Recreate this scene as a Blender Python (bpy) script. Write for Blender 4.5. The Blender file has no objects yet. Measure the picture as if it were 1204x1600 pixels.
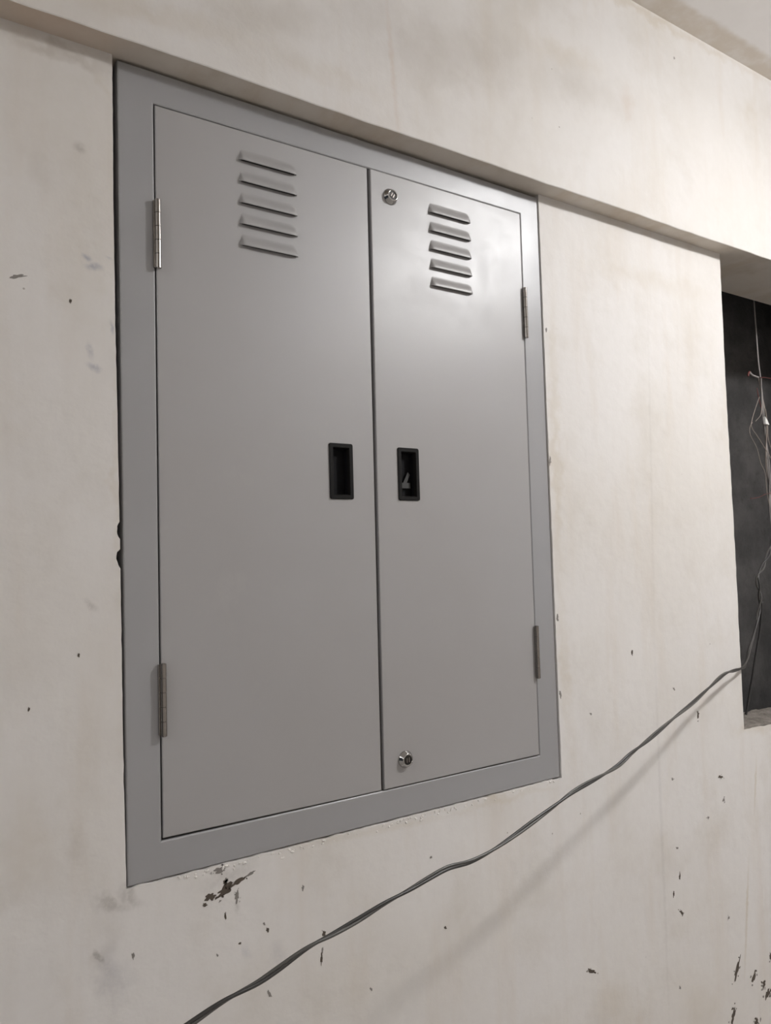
import bpy, bmesh, math, random
from mathutils import Vector, Matrix

random.seed(7)
C = bpy.context.scene
COL = C.collection
PI = math.pi

# ------------------------------------------------------------------ camera
F_PX, CAM = 1233.5, (-0.3279, -1.1477, 1.4533)
YAW, PITCH, ROLL = 0.60088, 0.05576, -0.0281
fw = Vector((math.sin(YAW)*math.cos(PITCH), math.cos(YAW)*math.cos(PITCH), math.sin(PITCH)))
r0 = Vector((math.cos(YAW), -math.sin(YAW), 0)); u0 = r0.cross(fw)
rt = math.cos(ROLL)*r0 + math.sin(ROLL)*u0
up = -math.sin(ROLL)*r0 + math.cos(ROLL)*u0
cd = bpy.data.cameras.new('camera'); cam = bpy.data.objects.new('camera', cd); COL.objects.link(cam)
cam.matrix_world = Matrix(((rt.x, up.x, -fw.x, CAM[0]), (rt.y, up.y, -fw.y, CAM[1]), (rt.z, up.z, -fw.z, CAM[2]), (0, 0, 0, 1)))
cd.sensor_fit = 'VERTICAL'; cd.sensor_height = 32.0; cd.lens = 32.0*F_PX/1600.0
cd.clip_start = 0.02
C.camera = cam

# ------------------------------------------------------------------ world, lights, exposure
w = bpy.data.worlds.new('world'); C.world = w; w.use_nodes = True
w.node_tree.nodes['Background'].inputs[0].default_value = (0.80, 0.88, 1.0, 1)
w.node_tree.nodes['Background'].inputs[1].default_value = 0.06

def point(name, loc, power, radius, col):
    d = bpy.data.lights.new(name, 'POINT'); d.energy = power; d.shadow_soft_size = radius; d.color = col
    o = bpy.data.objects.new(name, d); o.location = loc; COL.objects.link(o); return o

WARM = (1.0, 0.995, 1.005)
point('bulb_light', (1.64, -1.12, 2.62), 29.5, 0.075, WARM)
ad = bpy.data.lights.new('dome_light', 'AREA'); ad.shape = 'DISK'; ad.size = .17; ad.energy = 18.5; ad.color = WARM
ao = bpy.data.objects.new('dome_light', ad); ao.location = (1.64, -1.12, 2.61); COL.objects.link(ao)
point('left_fill_light', (-2.6, -1.35, 2.60), 42.0, 0.10, WARM)  # unseen fill light, added to brighten the left of the wall
point('right_fill_light', (4.2, -1.3, 2.6), 17.0, 0.10, WARM)  # unseen fill added to lift the ceiling and right side

C.view_settings.view_transform = 'Standard'; C.view_settings.look = 'None'
C.view_settings.exposure = 0.0; C.view_settings.gamma = 1.0
C.view_settings.use_curve_mapping = False

# ------------------------------------------------------------------ node helpers
class NT:
    def __init__(self, name):
        self.m = bpy.data.materials.new(name); self.m.use_nodes = True
        self.t = self.m.node_tree; self.b = self.t.nodes['Principled BSDF']
        self.pos = self.new('ShaderNodeNewGeometry').outputs['Position']
    def new(self, k, **kw):
        n = self.t.nodes.new(k)
        for a, v in kw.items(): setattr(n, a, v)
        return n
    def link(self, a, b): self.t.links.new(a, b)
    def setin(self, sock, v):
        if isinstance(v, bpy.types.NodeSocket): self.link(v, sock)
        elif v is not None: sock.default_value = v
    def math(self, op, a, b=None, clamp=False):
        n = self.new('ShaderNodeMath', operation=op); n.use_clamp = clamp
        self.setin(n.inputs[0], a)
        if b is not None: self.setin(n.inputs[1], b)
        return n.outputs[0]
    def noise(self, scale, detail=4, rough=.55, vec=None, stretch=None, out='Fac'):
        v = vec or self.pos
        if stretch:
            mp = self.new('ShaderNodeMapping'); mp.inputs['Scale'].default_value = stretch
            self.link(v, mp.inputs[0]); v = mp.outputs[0]
        n = self.new('ShaderNodeTexNoise'); n.inputs['Scale'].default_value = scale
        n.inputs['Detail'].default_value = detail; n.inputs['Roughness'].default_value = rough
        self.link(v, n.inputs['Vector']); return n.outputs[out]
    def ramp(self, fac, lo, hi, a=0.0, b=1.0, smooth=True):
        n = self.new('ShaderNodeMapRange'); n.interpolation_type = 'SMOOTHSTEP' if smooth else 'LINEAR'
        self.setin(n.inputs[0], fac)
        for i, v in enumerate((lo, hi, a, b)): n.inputs[i+1].default_value = v
        return n.outputs[0]
    def mix(self, fac, a, b):
        n = self.new('ShaderNodeMix', data_type='RGBA')
        self.setin(n.inputs[0], fac)
        for s, v in ((n.inputs[6], a), (n.inputs[7], b)):
            if isinstance(v, tuple): v = (*v[:3], 1)
            self.setin(s, v)
        return n.outputs[2]
    def bump(self, h, strength, dist):
        n = self.new('ShaderNodeBump'); n.inputs['Strength'].default_value = strength
        n.inputs['Distance'].default_value = dist; self.link(h, n.inputs['Height'])
        self.link(n.outputs[0], self.b.inputs['Normal']); return n
    def warp(self, amp, scale):
        c = self.noise(scale, 3, .6, out='Color')
        s = self.new('ShaderNodeVectorMath', operation='SUBTRACT'); self.link(c, s.inputs[0]); s.inputs[1].default_value = (.5, .5, .5)
        m = self.new('ShaderNodeVectorMath', operation='SCALE'); self.link(s.outputs[0], m.inputs[0]); m.inputs['Scale'].default_value = amp
        a = self.new('ShaderNodeVectorMath', operation='ADD'); self.link(self.pos, a.inputs[0]); self.link(m.outputs[0], a.inputs[1])
        return a.outputs[0]
    def blob(self, vec, x, z, ra, rb, ang, s, soft=.6):
        # flat dab of radius ra x rb in the wall's own plane
        mp = self.new('ShaderNodeMapping', vector_type='TEXTURE')
        mp.inputs['Location'].default_value = (x, 0, z); mp.inputs['Rotation'].default_value = (0, -ang, 0)
        mp.inputs['Scale'].default_value = (ra, 1000, rb)
        self.link(vec, mp.inputs[0])
        l = self.new('ShaderNodeVectorMath', operation='LENGTH'); self.link(mp.outputs[0], l.inputs[0])
        return self.ramp(l.outputs['Value'], 1.0+soft*.5, max(0.0, 1.0-soft), 0, s)

def flat(name, col, rough=.5, metal=0.0, grain=None):
    n = NT(name); n.b.inputs['Roughness'].default_value = rough; n.b.inputs['Metallic'].default_value = metal
    f = n.noise(grain or 60, 3)
    n.link(n.mix(f, tuple(c*.9 for c in col), tuple(min(1, c*1.1) for c in col)), n.b.inputs['Base Color'])
    return n.m

STAINS_SHADE = [
    (0.1237, 0.9554, 0.0086, 0.0061, 0.2, 0.9, 'd'),
    (0.1155, 0.946, 0.0041, 0.0027, -0.26, 0.9, 'd'),
    (0.148, 0.9599, 0.0136, 0.0081, 0.47, 1.0, 'd'),
    (0.1678, 0.9662, 0.0173, 0.0034, 0.3, 0.9, 'd'),
    (0.1884, 0.973, 0.0095, 0.0024, 0.36, 0.5, 'd'),
    (0.1663, 0.9448, 0.0096, 0.0033, -1.59, 0.6, 'd'),
    (0.1666, 0.9301, 0.012, 0.0041, -1.53, 0.25, 'd'),
    (0.1394, 0.9906, 0.0102, 0.0047, -0.15, 0.45, 'd'),
    (0.1473, 0.9212, 0.0058, 0.0017, -1.59, 0.8, 'd'),
    (0.2161, 0.8816, 0.0036, 0.003, -1.59, 0.95, 'd'),
    (0.1697, 0.875, 0.0027, 0.0018, -0.28, 0.8, 'd'),
    (0.1337, 0.8684, 0.0027, 0.0014, -0.89, 0.7, 'd'),
    (0.2788, 0.9289, 0.0052, 0.0021, -1.6, 0.7, 'd'),
    (0.3153, 0.847, 0.0063, 0.0033, -1.6, 0.95, 'd'),
    (0.3096, 0.8106, 0.0094, 0.0024, -1.6, 0.9, 'd'),
    (0.3117, 0.8225, 0.006, 0.0015, -1.72, 0.6, 'd'),
    (0.2167, 0.786, 0.0068, 0.0023, -1.19, 0.45, 'd'),
    (0.563, 0.7874, 0.0039, 0.0022, -0.82, 0.8, 'd'),
    (0.5357, 0.9169, 0.0025, 0.0026, -1.61, 0.7, 'd'),
    (0.4025, 0.7328, 0.0036, 0.002, -0.86, 0.5, 'd'),
    (0.2104, 0.8924, 0.0029, 0.0016, -0.87, 0.5, 'd'),
    (0.0447, 0.9119, 0.0036, 0.0019, -1.28, 0.4, 'd'),
    (0.0097, 0.9047, 0.0051, 0.0021, -1.58, 0.5, 'd'),
    (-0.1245, 1.2632, 0.0029, 0.0016, -1.57, 0.8, 'd'),
    (-0.0606, 1.3285, 0.0033, 0.0015, -1.58, 0.8, 'd'),
    (-0.1374, 1.8473, 0.0116, 0.0026, 0.27, 0.5, 'd'),
    (-0.0688, 1.8243, 0.0034, 0.0019, -1.58, 0.95, 'd'),
    (-0.0116, 1.7939, 0.0101, 0.0031, -1.45, 0.6, 'b'),
    (-0.0457, 1.8913, 0.0078, 0.0049, -0.2, 0.8, 'b'),
    (-0.0369, 1.8794, 0.0124, 0.0057, 0.06, 0.8, 'b'),
    (-0.0427, 1.7562, 0.0114, 0.0045, -1.39, 0.5, 'b'),
    (-0.038, 1.7333, 0.0108, 0.0057, -0.39, 0.7, 'b'),
    (-0.0153, 1.8958, 0.0064, 0.002, -0.22, 0.35, 'b'),
    (-0.1345, 1.7368, 0.008, 0.0026, 0.04, 0.35, 'd'),
    (-0.0548, 2.0502, 0.0092, 0.0073, -0.57, 0.3, 'd'),
    (-0.1093, 2.1232, 0.0057, 0.0035, -1.38, 0.2, 'd'),
    (-0.0447, 1.397, 0.0117, 0.0051, -0.83, 0.25, 'd'),
    (1.1073, 1.2257, 0.0068, 0.003, -1.64, 0.95, 'd'),
    (1.3351, 1.0589, 0.0086, 0.0045, -1.65, 0.95, 'd'),
    (1.4114, 0.9013, 0.0094, 0.0039, -0.18, 0.95, 'd'),
    (1.4196, 0.8453, 0.0043, 0.005, -1.66, 0.7, 'd'),
    (1.3551, 0.8171, 0.0031, 0.004, -1.66, 0.5, 'd'),
    (1.2376, 0.7113, 0.0085, 0.0029, -1.82, 0.9, 'd'),
    (1.2128, 0.6781, 0.0072, 0.0028, -1.65, 0.8, 'd'),
    (1.2383, 0.6306, 0.0092, 0.0036, -0.85, 0.8, 'd'),
    (0.9365, 0.596, 0.0165, 0.0036, -0.48, 0.9, 'd'),
    (0.9659, 1.1107, 0.0038, 0.0022, -0.7, 0.6, 'd'),
    (1.2492, 1.1294, 0.0046, 0.0027, -0.65, 0.5, 'd'),
    (1.2277, 0.929, 0.0028, 0.0035, -1.65, 0.5, 'd'),
    (1.0358, 0.8182, 0.004, 0.0018, -0.22, 0.4, 'd'),
    (1.2332, 0.7747, 0.0054, 0.0025, -0.22, 0.5, 'd'),
    (1.416, 0.5706, 0.0036, 0.0039, -1.66, 0.5, 'd'),
    (1.2198, 0.4719, 0.0028, 0.0037, -1.65, 0.7, 'd'),
    (1.5558, 0.8506, 0.0644, 0.0046, -1.74, 0.6, 'y'),
    (1.4895, 0.5508, 0.124, 0.005, -1.73, 0.7, 'y'),
    (1.4389, 0.4438, 0.029, 0.0081, -2.11, 0.85, 'd'),
    (1.5059, 0.4048, 0.0151, 0.0083, -2.21, 0.8, 'd'),
    (1.5478, 0.3748, 0.0105, 0.0086, -2.16, 0.85, 'd'),
    (1.5608, 0.3477, 0.0138, 0.0113, -2.25, 0.9, 'd'),
    (1.5834, 0.4299, 0.0118, 0.0066, -1.49, 0.8, 'd'),
    (1.4139, 0.3442, 0.0188, 0.0095, -2.04, 0.8, 'd'),
    (1.5066, 0.2976, 0.0117, 0.011, -1.67, 0.8, 'd'),
    (0.8792, 1.9164, 0.0043, 0.003, -1.63, 0.6, 'd'),
    (0.8783, 1.3176, 0.0087, 0.003, -1.49, 0.6, 'd'),
    (0.8751, 1.6407, 0.0088, 0.003, -1.63, 0.6, 'd'),
    (0.8778, 1.1619, 0.0089, 0.0029, -1.35, 0.6, 'd'),
    (1.2027, 1.617, 0.3739, 0.0046, -1.61, 0.07, 'd'),
    (1.1814, 0.8277, 0.4221, 0.0054, -1.58, 0.1, 'd'),
    (-0.0193, 0.8907, 0.0409, 0.0191, -1.35, 0.3, 'b'),
    (-0.0207, 0.983, 0.026, 0.0131, -0.33, 0.32, 'd'),
    (0.0101, 0.9854, 0.0236, 0.0094, -0.97, 0.3, 'd'),
    (0.2316, 0.8414, 0.0279, 0.0159, -1.29, 0.22, 'b'),
    (0.1793, 0.8585, 0.0109, 0.0071, -1.04, 0.25, 'b'),
    (0.1573, 0.9765, 0.0573, 0.0155, -0.02, 0.18, 'd'),
    (1.2811, 0.4076, 0.1154, 0.065, -0.92, 0.22, 'y'),
    (1.0258, 0.4867, 0.0898, 0.0411, -0.97, 0.25, 'y'),
    (0.8926, 1.6851, 0.2936, 0.0151, -1.59, 0.35, 'y'),
    (0.8934, 1.2065, 0.2061, 0.0149, -1.55, 0.25, 'y'),
    (-0.0056, 1.5564, 0.2027, 0.009, -1.56, 0.22, 'y'),
    (-0.0557, 1.846, 0.175, 0.0344, -1.55, 0.12, 'y'),
    (-0.1211, 1.0821, 0.0981, 0.03, -1.45, 0.15, 'y'),
    (0.7088, 0.9813, 0.1438, 0.0097, -0.04, 0.3, 'y'),
    (0.4331, 0.9872, 0.1524, 0.0065, -0.05, 0.25, 'y'),
    (-0.0212, 2.1666, 0.0264, 0.0096, -1.02, 0.2, 'y'),
    (1.5, 1.7502, 0.0569, 0.0139, -1.55, 0.15, 'y'),
    (1.5656, 0.9992, 0.0924, 0.0161, -0.02, 0.35, 'y'),
    (1.2663, 2.0859, 0.2183, 0.0259, 0.0, 0.25, 'y'),
    (-0.0883, 2.1847, 0.0771, 0.0127, 0.05, 0.75, 'g'),  # brown patch under the soffit, with its shadow band painted in
    (-0.0371, 0.9174, 0.0121, 0.0044, -1.0, 0.4, 'd'),
    (-0.0613, 1.0728, 0.0305, 0.0112, -1.39, 0.3, 'g'),
    (-0.0256, 0.9119, 0.0645, 0.0185, -1.53, 0.3, 'g'),
    (-0.1077, 1.9998, 0.0355, 0.0171, -1.43, 0.25, 'g'),
]

SOF_Z = 2.2055
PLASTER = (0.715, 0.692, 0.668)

def plaster(name, base=PLASTER, stains_tones=(), beam=False, dirt=.5):
    n = NT(name)
    big = n.noise(1.7, 5, .6); mid = n.noise(7, 5, .6); fine = n.noise(45, 4, .6)
    streak = n.noise(5, 4, .6, stretch=(2.4, 1, .35))
    c = n.mix(n.ramp(big, .35, .68), base, (base[0]*.93, base[1]*.915, base[2]*.885))
    c = n.mix(n.math('MULTIPLY', n.ramp(mid, .48, .72), dirt*.75), c, (base[0]*.80, base[1]*.765, base[2]*.70))
    c = n.mix(n.math('MULTIPLY', n.ramp(streak, .48, .72), dirt*.75), c, (base[0]*.86, base[1]*.80, base[2]*.72))
    c = n.mix(n.ramp(fine, .3, .75, 0, .10), c, (base[0]*.75, base[1]*.73, base[2]*.70))
    # tiny scattered specks
    vo = n.new('ShaderNodeTexVoronoi'); vo.inputs['Scale'].default_value = 16; n.link(n.pos, vo.inputs['Vector'])
    sp = n.math('MULTIPLY', n.ramp(vo.outputs['Distance'], .035, .018), n.ramp(n.noise(3.1, 2), .52, .6))
    c = n.mix(n.math('MULTIPLY', sp, .55), c, (.16, .125, .09))
    if stains_tones:
        ws = n.warp(.010, 70); wl = n.warp(.075, 20)
        acc = {}; last = None
        for (x, z, ra, rb, ang, s, k) in stains_tones:
            st_ = s
            large = rb > .0075
            v = wl if (large and (k != 'd' or st_ < .45)) or rb > .02 else ws
            if last is not None:          # evaluate the dabs one after another (keeps the shader small)
                ch = n.new('ShaderNodeVectorMath', operation='MULTIPLY_ADD')
                n.link(last, ch.inputs[0]); ch.inputs[1].default_value = (1e-7, 1e-7, 1e-7); n.link(v, ch.inputs[2]); v = ch.outputs[0]
            b = n.blob(v, x, z, ra, rb, ang, s, 1.0 if (k != 'd' or s < .4) else .55)
            acc[k] = b if k not in acc else n.math('MAXIMUM', acc[k], b)
            last = acc[k]
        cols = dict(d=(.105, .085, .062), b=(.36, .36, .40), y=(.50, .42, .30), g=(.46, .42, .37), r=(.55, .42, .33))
        rag = n.ramp(n.noise(160, 4, .65), .30, .55, .45, 1)
        for k in ('y', 'g', 'r', 'b', 'd'):
            if k in acc:
                f = acc[k]
                f = n.math('MULTIPLY', f, rag if k in 'db' else n.ramp(mid, .2, .7, .5, 1))
                c = n.mix(f, c, cols[k])
    n.link(c, n.b.inputs['Base Color']); n.b.inputs['Roughness'].default_value = .62
    n.b.inputs['Specular IOR Level'].default_value = .35
    h = n.math('ADD', n.math('MULTIPLY', big, 1.6), n.math('ADD', n.math('MULTIPLY', mid, .35), n.math('MULTIPLY', fine, .07)))
    n.bump(h, .55, .010)
    return n.m

M = {}
SPLATS = [t for t in STAINS_SHADE if t[6] == 'd' and t[5] >= .45 and t[2] < .04]
WASH = [t for t in STAINS_SHADE if t not in SPLATS and not (t[3] < .0042 and t[2] < .012 and t[6] == 'd')]
M['wall'] = plaster('painted_plaster_wall', stains_tones=WASH)
for i, k in enumerate((.45, .75, .97)):
    M['dirt%d' % i] = flat('dirt_tone_%d' % i, tuple(a*(1-k)+b*k for a, b in zip(PLASTER, (.060, .043, .028))), .85, 0, 250)
BEAM_TONES = [(.47, 2.32, .12, .006, -1.50, .35, 'r'), (.62, 2.40, .22, .07, .25, .60, 'g'), (.42, 2.40, .10, .05, .2, .35, 'g'), (.93, 2.50, .12, .03, .1, .30, 'y'),  # grey-brown ellipses make a soft darker diagonal patch on the face
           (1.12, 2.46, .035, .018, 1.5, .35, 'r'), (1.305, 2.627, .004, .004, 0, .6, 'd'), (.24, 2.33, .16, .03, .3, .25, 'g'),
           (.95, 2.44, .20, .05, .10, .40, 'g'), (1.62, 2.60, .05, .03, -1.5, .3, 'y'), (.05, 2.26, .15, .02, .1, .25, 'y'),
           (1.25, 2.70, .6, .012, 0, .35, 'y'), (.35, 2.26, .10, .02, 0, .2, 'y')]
M['beam'] = plaster('painted_plaster_beam', stains_tones=BEAM_TONES, dirt=.45)
M['soffit'] = plaster('soffit_plaster', base=(.65, .60, .535), dirt=1.2, stains_tones=[(-.09, SOF_Z, .10, .05, 0, .55, 'r'), (.02, SOF_Z, .05, .05, 0, .4, 'g')])
M['ceil'] = None
n = NT('ceiling_plaster')
mid = n.noise(6, 4)
sx = n.new('ShaderNodeSeparateXYZ'); n.link(n.warp(.035, 12), sx.inputs[0])
band = n.ramp(sx.outputs['Y'], -.112, -.092)
c = n.mix(n.ramp(mid, .3, .7), (.90, .88, .865), (.85, .83, .81))
c = n.mix(n.math('MULTIPLY', band, n.ramp(n.noise(14, 4), .3, .6, .45, .85)), c, (.66, .59, .50))
n.link(c, n.b.inputs['Base Color']); n.b.inputs['Roughness'].default_value = .8
n.bump(mid, .3, .006); M['ceil'] = n.m

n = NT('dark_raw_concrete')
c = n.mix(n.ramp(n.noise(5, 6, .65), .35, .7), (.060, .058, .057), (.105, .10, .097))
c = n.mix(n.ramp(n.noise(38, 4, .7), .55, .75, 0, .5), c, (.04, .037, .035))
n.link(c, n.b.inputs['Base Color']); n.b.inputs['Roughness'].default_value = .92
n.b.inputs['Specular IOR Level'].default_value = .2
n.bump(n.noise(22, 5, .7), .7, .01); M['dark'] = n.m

n = NT('rough_cement')
c = n.mix(n.ramp(n.noise(30, 5, .7), .35, .7), (.15, .13, .11), (.27, .245, .215))
vo = n.new('ShaderNodeTexVoronoi'); vo.inputs['Scale'].default_value = 150; n.link(n.pos, vo.inputs['Vector'])
c = n.mix(n.ramp(vo.outputs['Distance'], .28, .15, 0, .6), c, (.42, .39, .345))
n.link(c, n.b.inputs['Base Color']); n.b.inputs['Roughness'].default_value = .95
n.bump(n.noise(90, 4, .7), 1.0, .004); M['cement'] = n.m

def powder(name, col, rough):
    n = NT(name)
    f = n.noise(2.2, 3); g = n.noise(420, 2)
    c = n.mix(n.ramp(f, .3, .7), col, (col[0]*.96, col[1]*.945, col[2]*.93))
    sm = n.noise(9, 5, .65)
    c = n.mix(n.ramp(sm, .60, .80, 0, .35), c, (col[0]*1.18, col[1]*1.16, col[2]*1.12))
    n.link(c, n.b.inputs['Base Color'])
    n.link(n.ramp(sm, .3, .8, rough-.03, rough+.06), n.b.inputs['Roughness'])
    n.b.inputs['Specular IOR Level'].default_value = .95
    n.bump(g, .10, .0006)
    return n.m
M['door'] = powder('grey_powder_coat', (.340, .333, .330), .415)
M['frame'] = powder('cool_grey_powder_coat', (.305, .305, .310), .38)
M['inside'] = flat('cabinet_inside', (.05, .05, .05), .8)
M['steel'] = flat('brushed_steel', (.31, .287, .265), .20, 1.0, 200)
M['chrome'] = flat('chrome', (.42, .41, .395), .07, 1.0)
M['black'] = flat('black_plastic', (.008, .0075, .007), .5); M['black'].node_tree.nodes['Principled BSDF'].inputs['Specular IOR Level'].default_value = .16
M['pit'] = flat('black_pocket', (.004, .004, .005), .7); M['pit'].node_tree.nodes['Principled BSDF'].inputs['Specular IOR Level'].default_value = .2
M['plug'] = flat('dark_lock_plug', (.03, .028, .026), .3, .4)
M['tag'] = flat('dull_grey_latch', (.05, .05, .048), .55)
M['cable'] = flat('dark_grey_cable_sheath', (.034, .032, .029), .36, 0, 30)
M['cable2'] = flat('worn_grey_cable_sheath', (.075, .071, .064), .36, 0, 30)
M['wire'] = flat('dusty_grey_wire', (.30, .275, .26), .45)
M['thin'] = flat('bare_thin_wire', (.34, .29, .25), .4, .3)
M['red'] = flat('dull_red_insulation', (.13, .03, .025), .5)
M['tape'] = flat('white_tape', (.8, .79, .76), .5)
M['blackwire'] = flat('black_wire_sheath', (.02, .019, .018), .4)

# ------------------------------------------------------------------ mesh helpers
def obj(name, bm, mats, parent=None, smooth=False):
    me = bpy.data.meshes.new(name); bmesh.ops.recalc_face_normals(bm, faces=bm.faces[:])
    bm.to_mesh(me); bm.free()
    for m in (mats if isinstance(mats, (list, tuple)) else [mats]): me.materials.append(m)
    if smooth:
        for p in me.polygons: p.use_smooth = True
    o = bpy.data.objects.new(name, me); COL.objects.link(o)
    if parent: o.parent = parent
    return o
def empty(name, loc=(0, 0, 0), parent=None):
    o = bpy.data.objects.new(name, None); o.location = loc; COL.objects.link(o); o.empty_display_size = .1
    if parent: o.parent = parent
    return o
def tag(o, label, cat=None, group=None):
    o['label'] = label
    if cat: o['category'] = cat
    if group: o['group'] = group
    return o
def structure(name, bm, mats, label=None, **k):
    o = obj(name, bm, mats, **k); o['kind'] = 'structure'
    if label: o['label'] = label
    return o
def box(bm, x0, x1, y0, y1, z0, z1, mi=0):
    vs = [bm.verts.new(p) for p in ((x0,y0,z0),(x1,y0,z0),(x1,y1,z0),(x0,y1,z0),(x0,y0,z1),(x1,y0,z1),(x1,y1,z1),(x0,y1,z1))]
    for f in ((0,1,5,4),(1,2,6,5),(2,3,7,6),(3,0,4,7),(4,5,6,7),(3,2,1,0)):
        bm.faces.new([vs[i] for i in f]).material_index = mi
def quad(bm, a, b, c, d, mi=0):
    f = bm.faces.new([bm.verts.new(p) for p in (a, b, c, d)]); f.material_index = mi
def fill(bm, loops, y):
    """flat sheet in the XZ plane at y with outline loops[0] and holes loops[1:]; returns vertex loops"""
    out, edges = [], []
    for L in loops:
        vs = [bm.verts.new((x, y, z)) for x, z in L]; out.append(vs)
        for i in range(len(vs)): edges.append(bm.edges.new((vs[i], vs[(i+1) % len(vs)])))
    bmesh.ops.triangle_fill(bm, use_beauty=True, use_dissolve=False, edges=edges, normal=(0, -1, 0))
    return out
def skirt(bm, ring, rings, mi=0):
    """carry a vertex loop through further positions"""
    for R in rings:
        nv = [bm.verts.new(p) for p in R]
        for i in range(len(ring)):
            j = (i+1) % len(ring)
            bm.faces.new((ring[i], ring[j], nv[j], nv[i])).material_index = mi
        ring = nv
    return ring
def inset(L, d):
    """offset a convex counter-clockwise XZ loop inwards by d"""
    n = len(L); out = []
    for i in range(n):
        p0, p1, p2 = Vector(L[i-1]), Vector(L[i]), Vector(L[(i+1) % n])
        a = (p1-p0).normalized(); b = (p2-p1).normalized()
        na, nb = Vector((-a.y, a.x)), Vector((-b.y, b.x))
        k = 1+na.dot(nb)
        q = p1 + (na+nb)*(d/max(k, .2)); out.append((q.x, q.y))
    return out
def rrect(x0, x1, z0, z1, r, seg=4):
    out = []
    for cx, cz, a0 in ((x1-r, z0+r, -PI/2), (x1-r, z1-r, 0), (x0+r, z1-r, PI/2), (x0+r, z0+r, PI)):
        for k in range(seg+1):
            a = a0+PI/2*k/seg; out.append((cx+r*math.cos(a), cz+r*math.sin(a)))
    return out
def at(L, y): return [(x, y, z) for x, z in L]
def lathe(bm, prof, cx, cz, y0, seg=28, mi=0, caps=True):
    """prof: (radius, height out of the face towards -y)"""
    ring = None
    for r, h in prof:
        nv = [bm.verts.new((cx+r*math.cos(2*PI*k/seg), y0-h, cz+r*math.sin(2*PI*k/seg))) for k in range(seg)]
        if ring:
            for i in range(seg):
                j = (i+1) % seg; bm.faces.new((ring[i], ring[j], nv[j], nv[i])).material_index = mi
        ring = nv
    if caps: bm.faces.new(ring).material_index = mi
def catmull(P, sub):
    out = []
    P = [Vector(p) for p in P]
    for i in range(len(P)-1):
        p0 = P[max(i-1, 0)]; p1 = P[i]; p2 = P[i+1]; p3 = P[min(i+2, len(P)-1)]
        for k in range(sub):
            t = k/sub
            out.append(.5*((2*p1)+(p2-p0)*t+(2*p0-5*p1+4*p2-p3)*t*t+(3*p1-p0-3*p2+p3)*t**3))
    out.append(P[-1]); return out
def tube(bm, pts, r, seg=10, mi=0):
    n = len(pts); ring = None; side = None
    for i, p in enumerate(pts):
        t = (pts[min(i+1, n-1)]-pts[max(i-1, 0)]).normalized()
        if side is None: side = t.cross(Vector((0, 1, 0.01))).normalized()
        side = (side - t*side.dot(t)).normalized(); b = t.cross(side)
        rr = r(i/(n-1)) if callable(r) else r
        nv = [bm.verts.new(p+rr*(math.cos(2*PI*k/seg)*side+math.sin(2*PI*k/seg)*b)) for k in range(seg)]
        if ring:
            for k in range(seg):
                j = (k+1) % seg; bm.faces.new((ring[k], ring[j], nv[j], nv[k])).material_index = mi
        else: bm.faces.new(nv[::-1]).material_index = mi
        ring = nv
    bm.faces.new(ring).material_index = mi
def twist(pts, off, pitch, phase, jitter=0, loose=0):
    """offset a path around itself: one strand of a twisted pair"""
    out = []; side = None; d = 0; n = len(pts)
    for i, p in enumerate(pts):
        t = (pts[min(i+1, n-1)]-pts[max(i-1, 0)]).normalized()
        if side is None: side = t.cross(Vector((0, 1, .01))).normalized()
        side = (side-t*side.dot(t)).normalized(); b = t.cross(side)
        if i: d += (p-pts[i-1]).length
        a = phase+2*PI*d/pitch+jitter*math.sin(d*9)
        k = 1-min(1, max(0, (d-.30)/.12)) if loose else 0
        a += k*2*PI*(d-.42)*loose
        out.append(p+off*(1+k*1.1)*(math.cos(a)*side+math.sin(a)*b))
    return out
def rough_line(p, q, step, amp, rnd):
    n = max(2, int((Vector(q)-Vector(p)).length/step)); out = []
    d = (Vector(q)-Vector(p)).normalized(); nn = Vector((-d.y, d.x))
    for i in range(n):
        t = i/n; v = Vector(p).lerp(Vector(q), t) + nn*(rnd.gauss(0, amp) if i else 0); out.append((v.x, v.y))
    return out

# ------------------------------------------------------------------ the setting
SOF = 2.2055      # height of the underside of the beam
CEIL = 2.712
XL, XR, YB = -3.6, 5.2, -2.7
rnd = random.Random(3)
# front wall: plaster sheet with the cabinet recess and the open niche cut through it
bm = bmesh.new()
left = [(-.0078, SOF), (-.0076, 1.9488), (-.0060, 1.7857), (-.0046, 1.6576), (-.0036, 1.5299)]
L = []
keys = [(-.0080, SOF), (-.0078, 1.9488), (-.0066, 1.7857), (-.0050, 1.6576), (-.0036, 1.5299), (-.0034, 1.513), (-.0068, 1.507), (-.0072, 1.499),
        (-.0055, 1.492), (-.0030, 1.488), (-.0030, 1.474), (-.0072, 1.470), (-.0085, 1.460), (-.0060, 1.452), (-.0028, 1.446), (-.0016, 1.2188), (.0012, .9975)]
for a, b in zip(keys[:-1], keys[1:]): L += rough_line(a, b, .012, .00018, rnd)
L += rough_line((.0012, .9975), (.8725, .9955), .009, .0007, rnd)
L += rough_line((.8725, .9955), (.8722, 1.16), .012, .0004, rnd)
L += rough_line((.8722, 1.16), (.8718, SOF), .02, .0003, rnd)
cab_hole = L
N = rough_line((1.5231, SOF), (1.5195, 1.8665), .02, .0006, rnd) + rough_line((1.5195, 1.8665), (1.5225, 1.5), .02, .0007, rnd) \
  + rough_line((1.5225, 1.5), (1.5205, .9975), .02, .0006, rnd) + rough_line((1.5205, .9975), (2.42, .9700), .012, .0007, rnd) \
  + rough_line((2.42, .9700), (2.42, SOF), .05, .001, rnd)
niche_hole = N
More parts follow.
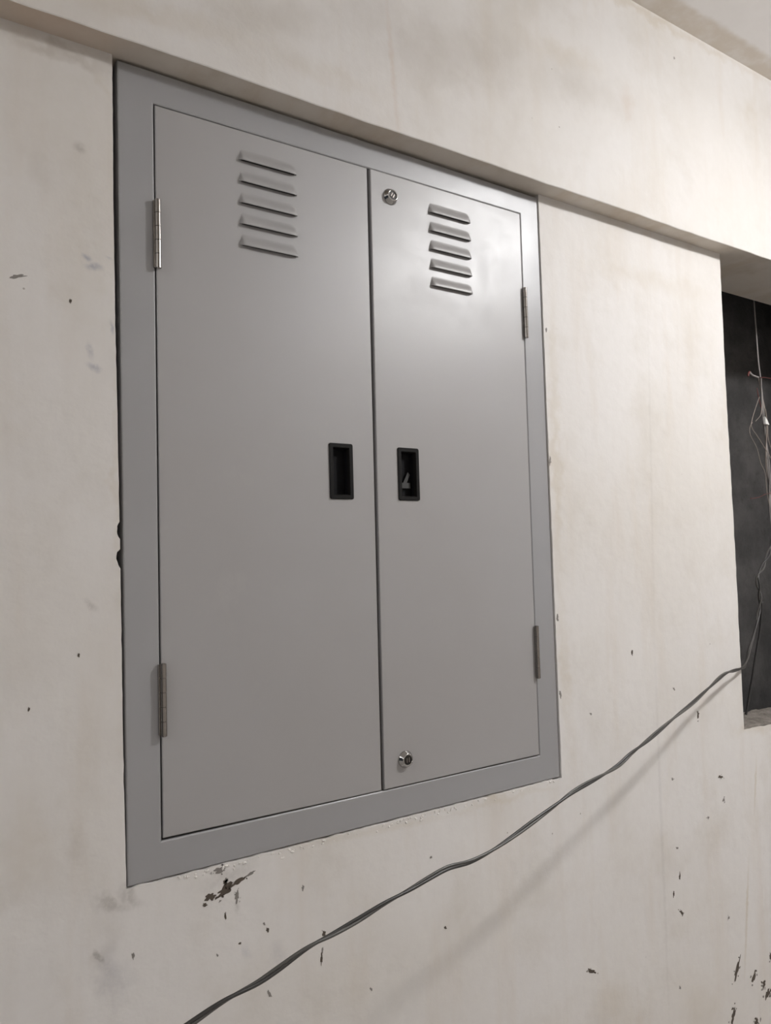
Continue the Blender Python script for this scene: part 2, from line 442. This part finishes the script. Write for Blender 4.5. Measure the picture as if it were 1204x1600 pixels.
# the holes reach the soffit, so the outline walks round them
outline = [(XL, 0), (XR, 0), (XR, SOF), (2.42, SOF)] + niche_hole[::-1][0:-1] + [(1.5231, SOF), (.8718, SOF)] + cab_hole[::-1][0:-1] + [(-.0080, SOF), (XL, SOF)]
seen = []; 
for p in outline:
    if not seen or (Vector(p)-Vector(seen[-1])).length > 1e-5: seen.append(p)
rings = fill(bm, [seen], 0.0)
def bevel_back(ring, depth):
    return [[(v.co.x, .12, v.co.z) for v in ring]]
skirt(bm, rings[0], bevel_back(rings[0], .12))
structure('wall_front', bm, M['wall'], 'off-white plastered wall with dirt specks around the grey cabinet')

# dried dirt and mortar splashes stuck on the plaster, with irregular outlines
wall_front = bpy.data.objects['wall_front']
bm = bmesh.new(); rs = random.Random(11)
def splash(x, z, ra, rb, ang, mi):
    n = 44; ph = [rs.uniform(0, 6.28) for _ in range(9)]; am = [.14, .13, .11, .10, .09, .08, .07, .05, .05]
    top, base = [], []
    for k in range(n):
        t = 2*PI*k/n
        r = 1+sum(a*math.sin((j+2)*t+p) for j, (a, p) in enumerate(zip(am, ph)))
        u, v = ra*r*math.cos(t), rb*r*math.sin(t)
        px, pz = x+u*math.cos(ang)-v*math.sin(ang), z+u*math.sin(ang)+v*math.cos(ang)
        top.append(bm.verts.new((px, -.0004, pz))); base.append(bm.verts.new((px, .0003, pz)))
    bm.faces.new(top).material_index = mi
    for k in range(n): bm.faces.new((top[k], top[k-1], base[k-1], base[k])).material_index = mi
for (x, z, ra, rb, ang, st, k) in SPLATS:
    mi = 0 if st < .42 else (1 if st < .72 else 2)
    splash(x, z, ra*.9, rb*(.62 if x > 1.3 and rb > .006 else .82), ang, mi)
    if rb > .0032:
        for _ in range(5 if ra > .009 else 2):
            a = rs.uniform(0, 6.28); d = rs.uniform(.9, 1.7)
            ox, oz = ra*d*math.cos(a), rb*d*math.sin(a)
            q = rs.uniform(.12, .3)*rb
            splash(x+ox*math.cos(ang)-oz*math.sin(ang), z+ox*math.sin(ang)+oz*math.cos(ang), q*1.5, q, rs.uniform(0, 3), max(0, mi-rs.randint(0, 1)))
o = obj('dirt_splash', bm, [M['dirt0'], M['dirt1'], M['dirt2']], wall_front); o['kind'] = 'stuff'; o['label'] = 'dark brown dirt and mortar specks'
# crumbs of plaster left along the lower lip of the cabinet recess
bm = bmesh.new()
for _ in range(95):
    x = rs.choice((rs.uniform(.02, .87), rs.uniform(.08, .30), rs.uniform(.42, .62))); z = .9955-.001*x-abs(rs.gauss(0, .0045))
    q = rs.uniform(.0007, .0022)
    m = Matrix.Translation((x, -.0003, z)) @ Matrix.Rotation(rs.uniform(0, 3), 4, 'Y') @ Matrix.Diagonal((q*rs.uniform(1, 2.2), q*.7, q, 1))
    bmesh.ops.create_icosphere(bm, subdivisions=1, radius=1, matrix=m)
o = obj('plaster_crumb', bm, flat('fresh_plaster', (.74, .71, .67), .8), wall_front); o['kind'] = 'stuff'

# beam above: face, underside, and the slab over the niche
bm = bmesh.new()
nx = 180
def edge_y(x): return -.045+.0003*math.sin(x*31+1)
def edge_z(x): return SOF+.0007*math.sin(x*13)+.0005*math.sin(x*57)
X = [XL+(XR-XL)*i/nx for i in range(nx+1)]
prev = None
for x in X:
    ye, ze = edge_y(x), edge_z(x)
    cur = [bm.verts.new(p) for p in ((x, -.045, CEIL+.02), (x, -.045, 2.45), (x, -.045, ze+.03), (x, ye, ze+.0015), (x, ye+.0012, ze), (x, 0.0, SOF), (x, .175, SOF+.002), (x, .175, CEIL+.02))]
    if prev:
        for k in range(7):
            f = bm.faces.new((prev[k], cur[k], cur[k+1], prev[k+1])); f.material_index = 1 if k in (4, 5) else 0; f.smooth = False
    prev = cur
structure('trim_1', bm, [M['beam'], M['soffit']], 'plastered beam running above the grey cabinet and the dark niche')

bm = bmesh.new(); quad(bm, (XL, YB, CEIL), (XR, YB, CEIL), (XR, -.03, CEIL), (XL, -.03, CEIL)); box(bm, XL, XR, YB, .5, CEIL+.02, CEIL+.1)
structure('ceiling', bm, M['ceil'], 'pale plastered ceiling with a brown stained joint along the beam')
bm = bmesh.new(); box(bm, XL, XR, YB, 0.5, -.1, 0)
structure('floor', bm, flat('cement_floor', (.52, .50, .48), .85))
pl = plaster('plain_plaster', dirt=.5)
bm = bmesh.new(); box(bm, XL, XR, YB-.1, YB, 0, CEIL)
structure('wall_opposite', bm, pl)
bm = bmesh.new(); box(bm, XR, XR+.1, YB, .5, 0, CEIL)
structure('wall_right', bm, pl)

# niche: dark rough back wall and cement sill
bm = bmesh.new()
NXn, NZn = 60, 50
g = {}
for i in range(NXn+1):
    for k in range(NZn+1):
        x = 1.30+i*(3.4-1.30)/NXn; z = .55+k*(2.75-.55)/NZn
        y = .40+.006*math.sin(x*9+z*4)+.004*rnd.gauss(0, 1)*.6 - .010*math.exp(-((z-1.60+.03*math.sin(x*5))/.010)**2)
        g[i, k] = bm.verts.new((x, y, z))
for i in range(NXn):
    for k in range(NZn): bm.faces.new((g[i, k], g[i+1, k], g[i+1, k+1], g[i, k+1]))
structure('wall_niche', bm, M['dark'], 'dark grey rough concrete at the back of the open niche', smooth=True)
bm = bmesh.new()
box(bm, 1.29, 1.30, .125, .41, .55, 2.2); box(bm, 3.4, 3.41, .125, .41, .55, 2.2)
box(bm, 1.30, 3.4, .125, .41, .54, .55)
structure('wall_niche_side', bm, M['dark'])
bm = bmesh.new()
prev = None
for i in range(76):
    x = 1.5215+i*(2.42-1.5215)/75
    zz = 1.0005-.0306*(x-1.5215)
    row = []
    for k in range(9):
        t = k/8; row.append(bm.verts.new((x, .0008+.124*t, zz+.001*t+(rnd.gauss(0, .0009) if k else -.0018))))
    row.append(bm.verts.new((x, .1255, zz-.06)))
    if prev:
        for k in range(9): bm.faces.new((prev[k], row[k], row[k+1], prev[k+1]))
    prev = row
structure('trim_2', bm, M['cement'], 'rough grey cement sill of the open niche')

# ------------------------------------------------------------------ the cabinet
cab = empty('metal_cabinet', (.435, .003, 1.0))
tag(cab, 'grey metal wall cabinet with two louvred doors set flush in the plaster', 'cabinet')
OX, OY, OZ = cab.location
def part(name, bm, mats, parent=cab, **k):
    bmesh.ops.translate(bm, verts=bm.verts[:], vec=(-OX, -OY, -OZ)) if parent is cab else None
    return obj(name, bm, mats, parent, **k)
def sub(name, bm, mats, parent, **k):
    bmesh.ops.translate(bm, verts=bm.verts[:], vec=(-OX, -OY, -OZ))
    return obj(name, bm, mats, parent, **k)

FY = .003
outer = [(.0036, .9986), (.8706, .9972), (.8706, 2.1992), (.0002, 2.2018)]
inner = [(.0531, 1.0515), (.8158, 1.0488), (.8192, 2.1528), (.0541, 2.1508)]
bm = bmesh.new()
oi = inset(outer, .0022); ii = inset(inner, -.0024)
lo = fill(bm, [oi, ii], FY)
skirt(bm, lo[0], [at(inset(outer, .0010), FY+.0004), at(inset(outer, .0003), FY+.0012), at(outer, FY+.0026), at(outer, FY+.030), at(inset(outer, .0015), FY+.030)])
skirt(bm, lo[1], [at(inset(inner, -.0012), FY+.0006), at(inset(inner, -.0004), FY+.0013), at(inset(inner, 0), FY+.0024), at(inner, FY+.022), at(inset(inner, .006), FY+.0225)])
part('frame', bm, M['frame'])
# body
bm = bmesh.new()
bi = inset(outer, .012)
lo = fill(bm, [bi], .112)
skirt(bm, lo[0], [at(bi, .024)])
part('body', bm, M['inside'])

def door(name, Q, face_y, louvres, pull, locks, mat):
    Qi = inset(Q, .0016)
    holes = []
    for (x0, x1, z) in louvres: holes.append([(x0+.004, z+.0014), (x1-.004, z+.0014), (x1-.004, z+.0058), (x0+.004, z+.0058)])
    px0, px1, pz0, pz1 = pull
    holes.append(rrect(px0+.004, px1-.004, pz0+.004, pz1-.004, .003, 3))
    bm = bmesh.new()
    lo = fill(bm, [Qi]+holes, face_y)
    skirt(bm, lo[0], [at(inset(Q, .0008), face_y+.0003), at(inset(Q, .0002), face_y+.0009), at(Q, face_y+.0018), at(Q, face_y+.017), at(inset(Q, .012), face_y+.017)])
    for r, h in zip(lo[1:], holes): skirt(bm, r, [at(h, face_y+.0012)])
    d = part(name, bm, mat)
    for (x0, x1, z) in louvres:
        sub('louver', louver_bm(x0, x1, z, face_y), mat, d)
    # flush pull: raised rim, pocket behind
    bm = bmesh.new()
    rr = lambda d, r: rrect(px0+d, px1-d, pz0+d, pz1-d, r, 4)
    o = rr(0, .0035); o1 = rr(.0010, .0028); i0 = rr(.0066, .0016); i1 = rr(.0088, .0012)
    v = [bm.verts.new(p) for p in at(o, face_y-.0002)]
    r = skirt(bm, v, [at(o, face_y-.0016), at(o1, face_y-.0026), at(i0, face_y-.0026), at(rr(.0074, .0014), face_y-.0018), at(i1, face_y+.004)])
    wav = []
    for (x, z) in i1:
        s = (z-(pz0+pz1)/2)/((pz1-pz0)/2)
        wav.append((x+(.0016*(1-s*s) if x < (px0+px1)/2 else -.0016*(1-s*s)), face_y+.010, z))
    r = skirt(bm, r, [wav, at(i1, face_y+.0135)], 1)
    bm.faces.new(r).material_index = 1
    sub('handle', bm, [M['black'], M['pit']], d)['label'] = 'black recessed pull'
    for (lx, lz, rot) in locks:
        bm = bmesh.new()
        lathe(bm, [(.0150, -.0001), (.0150, .0012), (.0140, .0022), (.0112, .0078), (.0103, .0088), (.0090, .0090), (.0084, .0086), (.0082, .0068)], 0, 0, 0, 36, 0, caps=False)
        lathe(bm, [(.0082, .0068), (.0078, .0074), (.0030, .0074)], 0, 0, 0, 36, 1)
        # key way: two small raised keys and the slot between them
        for (a, b) in ((-.0034, -.0012), (.0012, .0034)):
            box(bm, a, b, -.0086, -.0070, -.0040, .0040, 2)
        bmesh.ops.rotate(bm, verts=bm.verts[:], cent=(0, 0, 0), matrix=Matrix.Rotation(rot, 3, 'Y'))
        bmesh.ops.translate(bm, verts=bm.verts[:], vec=(lx, face_y, lz))
        lk = sub('lock', bm, [M['chrome'], M['plug'], M['steel']], d); lk['label'] = 'round chrome cam lock'
        for p in lk.data.polygons:
            p.use_smooth = p.material_index == 0
    return d

def louver_bm(x0, x1, z, fy):
    """pressed scoop: highest at its lower lip, sinking into the sheet at top and at both rounded ends"""
    bm = bmesh.new(); nu, nv = 36, 10; Hh, hm = .0205, .0066
    G = {}
    for i in range(nu+1):
        u = i/nu; x = x0+(x1-x0)*u
        e = min(u*(x1-x0)/.007, (1-u)*(x1-x0)/.011)
        ef = math.sqrt(max(0, 1-(1-min(e, 1))**2))
        for j in range(nv+1):
            v = j/nv; pr = .5+.5*math.cos(PI*v**1.15)
            G[i, j] = bm.verts.new((x, fy-.0001-hm*ef*pr, z+Hh*(v*(.25+.75*ef)+.10*(1-ef)*(1-v))))
    for i in range(nu):
        for j in range(nv):
            bm.faces.new((G[i, j], G[i+1, j], G[i+1, j+1], G[i, j+1])).smooth = True
    # inner skin: thickness seen at the lip
    K = {}
    for i in range(nu+1):
        c = G[i, 0].co; c2 = G[i, 3].co
        K[i] = (bm.verts.new((c.x, min(c.y+.0010, fy), c.z)), bm.verts.new((c.x, min(c2.y+.0012, fy+.001), c2.z)))
    for i in range(nu):
        bm.faces.new((G[i, 0], G[i+1, 0], K[i+1][0], K[i][0]))
        bm.faces.new((K[i][0], K[i+1][0], K[i+1][1], K[i][1]))
    return bm

ZL = [2.0995-.0365*k+(-.0015 if k else 0) for k in range(5)]
ZL = [2.0985, 2.0630, 2.0275, 1.9925, 1.9575]
LQ = [(.0552, 1.0550), (.4362, 1.0515), (.4412, 2.1510), (.0560, 2.1492)]
RQ = [(.4415, 1.0518), (.8133, 1.0512), (.8166, 2.1514), (.4468, 2.1510)]
dl = door('door', LQ, .0025, [(.192, .2975, z) for z in ZL], (.3475, .3945, 1.5522, 1.6480), [], M['door'])
dl['label'] = 'wider left door'
dr = door('door', RQ, .0010, [(.5765, .6800, z) for z in ZL], (.4885, .5355, 1.5520, 1.6475), [(.4895, 2.1085, .5), (.4868, 1.0965, 0.0)], M['door'])
dr['label'] = 'right door with two locks'
# bent latch seen inside the right pull
bm = bmesh.new()
box(bm, .4985, .5215, .0095, .0115, 1.5750, 1.5850)
vs = [(.506, .0098, 1.585), (.514, .0098, 1.585), (.5215, .0098, 1.600), (.517, .0098, 1.6045)]
quad(bm, *vs)
sub('latch', bm, M['tag'], dr)['label'] = 'small grey latch inside the pull'

def hinge(x, z0, z1, leaf_side, y):
    h = empty('hinge', (0, 0, 0), cab)
    n = 5; gap = .0009; hh = (z1-z0)/n
    bm = bmesh.new()
    r = .0046
    # leaf that wraps from the barrel into the gap
    box(bm, x+leaf_side*.0030-.0032, x+leaf_side*.0030+.0032, y+.0008, y+.0045, z0+.001, z1-.001)
    bmesh.ops.translate(bm, verts=bm.verts[:], vec=(-OX, -OY, -OZ)); lf = obj('leaf', bm, M['steel'], h)
    for k in range(n):
        bm = bmesh.new()
        zz0, zz1 = z0+k*hh+(gap if k else 0), z0+(k+1)*hh
        bmesh.ops.create_cone(bm, cap_ends=True, segments=20, radius1=r, radius2=r, depth=zz1-zz0, matrix=Matrix.Translation((x, y-.0012, (zz0+zz1)/2)))
        for f in bm.faces: f.smooth = len(f.verts) == 4
        for e in bm.edges:
            if abs(e.verts[0].co.z-e.verts[1].co.z) < 1e-6: e.smooth = False
        bmesh.ops.translate(bm, verts=bm.verts[:], vec=(-OX, -OY, -OZ)); obj('knuckle', bm, M['steel'], h)
    bm = bmesh.new()
    bmesh.ops.create_cone(bm, cap_ends=True, segments=14, radius1=.0032, radius2=.0032, depth=z1-z0+.0014, matrix=Matrix.Translation((x, y-.0012, (z0+z1)/2)))
    bmesh.ops.translate(bm, verts=bm.verts[:], vec=(-OX, -OY, -OZ)); obj('pin', bm, M['steel'], h)
    return h
hinge(.0565, 1.8942, 1.9991, -1, -.0020)
hinge(.0563, 1.2015, 1.3055, -1, -.0020)
hinge(.8180, 1.8908, 1.9944, 1, -.0020)
hinge(.8145, 1.2021, 1.3051, 1, -.0020)

# ------------------------------------------------------------------ the long cable
CAB = [(1.8630, .07, 1.60), (1.8445, 0.07, 1.5287), (1.8262, 0.07, 1.4782), (1.7916, 0.07, 1.4251), (1.7594, 0.07, 1.3905), (1.7345, 0.07, 1.3616), (1.7419, 0.07, 1.3088),
 (1.728, 0.07, 1.2626), (1.6882, 0.06, 1.2178), (1.647, 0.05, 1.1847), (1.5964, 0.03, 1.158), (1.5205, -0.006, 1.1512), (1.4343, -0.035, 1.1553), (1.33, -0.075, 1.1616), (1.2138, -0.112, 1.1478),
 (1.1273, -0.1296, 1.1285), (1.0334, -0.15, 1.113), (0.9262, -0.1697, 1.0902), (0.8633, -0.182, 1.0788), (0.8115, -0.1873, 1.0634), (0.6969, -0.2, 1.0494), (0.6365, -0.2055, 1.0351),
 (0.5793, -0.211, 1.0217), (0.5351, -0.2131, 1.01), (0.4927, -0.2152, 1.0007), (0.4457, -0.2176, 0.9953), (0.401, -0.22, 0.9975), (0.3639, -0.2222, 0.9928), (0.3281, -0.2245, 0.9866),
 (0.2825, -0.2275, 0.9805), (0.239, -0.2305, 0.9723), (0.1977, -0.2335, 0.9662), (0.1583, -0.2365, 0.962), (0.1114, -0.2402, 0.9499), (0.0846, -0.2425, 0.9441), (0.0421, -0.2462, 0.9397),
 (0.0017, -0.25, 0.9307), (-0.045, -0.258, 0.9221), (-0.1091, -0.27, 0.9128), (-.25, -.30, .885), (-.50, -.36, .83), (-.9, -.45, .72)]
path = catmull(CAB, 10)
cb = empty('twisted_cable', (1.5205, -.006, 1.1512))
tag(cb, 'long dark grey twisted cable slung from the niche across the wall below the cabinet', 'cable')
def cable_part(name, pts, r, mat, parent, o, seg=10):
    bm = bmesh.new(); tube(bm, pts, r, seg)
    bmesh.ops.translate(bm, verts=bm.verts[:], vec=-Vector(o)); return obj(name, bm, mat, parent, smooth=True)
cable_part('strand', twist(path, .0018, .30, 0.4, .6, 7), .0024, M['cable'], cb, cb.location)
s2 = cable_part('strand', twist(path, .0018, .30, 0.4+PI, .6, 7), .0022, M['cable2'], cb, cb.location); s2['label'] = 'paler worn strand'

# ------------------------------------------------------------------ wires hanging in the niche
BUN = [(2.0198, 0.2000, 2.6500), (2.0198, 0.2000, 2.2598), (2.0195, 0.2000, 2.2042), (2.0187, 0.2000, 2.1593), (2.0212, 0.2000, 2.0377), (2.0297, 0.2000, 1.9778), (2.0415, 0.2000, 1.8777), (2.0443, 0.2000, 1.7972), (2.0452, 0.2000, 1.6967),
       (2.0460, 0.2000, 1.5965), (2.0546, 0.2000, 1.5367), (2.0664, 0.2000, 1.4369), (2.0786, 0.2000, 1.2337)]
bp = catmull(BUN, 8)
bw = empty('wire_bundle', BUN[0])
tag(bw, 'bundle of thin grey wires hanging down inside the dark niche', 'wires')
def wpart(name, P, r, mat, parent=bw, sub_=6, lab=None, seg=8):
    o = cable_part(name, catmull(P, sub_), r, mat, parent, BUN[0] if parent is bw else parent.location, seg)
    if lab: o['label'] = lab
    return o
cable_part('wire', twist(bp, .0016, .5, 0), .0022, M['wire'], bw, BUN[0], 8)
half = bp[int(len(bp)*.42):]
cable_part('wire', twist(half, .0050, .34, 2.0), .0018, M['wire'], bw, BUN[0], 8)
cable_part('wire', twist(half, .0045, .27, 4.2), .0016, M['thin'], bw, BUN[0], 8)
wpart('wire', [(1.9634, 0.1940, 1.9859), (1.9757, 0.1940, 1.9792), (1.9894, 0.1940, 1.9770), (2.0169, 0.1980, 1.9765)], .0028, M['wire'])
wpart('wire_tip', [(1.9611, 0.1940, 1.9878), (1.9552, 0.1940, 1.9797), (1.9535, 0.1940, 1.9727)], .0030, M['red'], lab='dull red insulated wire end')
wpart('wire', [(2.0060, 0.1920, 1.9131), (1.9740, 0.1900, 1.8705), (1.9529, 0.1900, 1.8332), (1.9511, 0.1900, 1.8134), (1.9864, 0.1900, 1.7822), (2.0355, 0.1900, 1.7371), (2.0550, 0.1900, 1.7160)], .0011, M['thin'])
wpart('wire', [(2.0181, 0.1920, 1.8939), (2.0089, 0.1900, 1.8674), (2.0003, 0.1900, 1.8527), (1.9740, 0.1900, 1.8348)], .0010, M['thin'])
wpart('wire', [(1.9646, 0.1950, 1.8309), (1.9491, 0.1950, 1.8141), (1.9503, 0.1950, 1.7905), (1.9816, 0.1950, 1.7528), (1.9984, 0.1950, 1.7081), (2.0201, 0.1950, 1.6752), (2.0248, 0.1950, 1.6157), (2.0379, 0.1970, 1.5760)], .0009, M['thin'])
wpart('wire', [(2.0415, 0.1950, 1.8785), (2.0451, 0.1930, 1.8316), (2.0443, 0.1930, 1.7872), (2.0656, 0.1950, 1.7481), (2.0876, 0.2000, 1.7187)], .0010, M['thin'])
wpart('wire', [(1.9234, 0.1900, 1.5955), (1.9688, 0.1900, 1.6003), (2.0086, 0.1900, 1.6110), (2.0589, 0.1940, 1.6160), (2.1110, 0.2000, 1.6226)], .0010, M['red'])
wpart('wire', [(2.0169, 0.1930, 1.9747), (2.0412, 0.1900, 1.9769), (2.0885, 0.1900, 1.9759), (2.1549, 0.1950, 1.9684)], .0012, M['red'])
wpart('wire', [(2.0024, 0.1960, 1.9413), (2.0005, 0.1940, 1.9284), (2.0070, 0.1940, 1.9057), (2.0186, 0.1960, 1.8819)], .0012, M['red'])
bm = bmesh.new()
for dy in (0,):
    P = [(2.0297, 0.1900, 1.8534), (2.0395, 0.1895, 1.8432), (2.0497, 0.1900, 1.8291), (2.0293, 0.1895, 1.8302)]
    a = [bm.verts.new(p) for p in P]; b = [bm.verts.new((p[0], p[1]+.0070, p[2])) for p in P]
    bm.faces.new(a); bm.faces.new(b[::-1])
    for i in range(4): bm.faces.new((a[i], a[(i+1) % 4], b[(i+1) % 4], b[i]))
bmesh.ops.translate(bm, verts=bm.verts[:], vec=-Vector(BUN[0])); obj('tape', bm, M['tape'], bw)['label'] = 'scrap of white tape'

bl = empty('loose_wire', (1.6775, .085, 1.0))
tag(bl, 'black wire hanging behind the twisted cable down to the cement sill', 'wire')
cable_part('wire', catmull([(1.7761, 0.085, 1.2977), (1.7588, 0.085, 1.2195), (1.7342, 0.085, 1.1604), (1.7014, 0.085, 1.0773), (1.6775, 0.085, 1.0187), (1.670, .086, 1.0015)], 8), .0032, M['blackwire'], bl, bl.location)
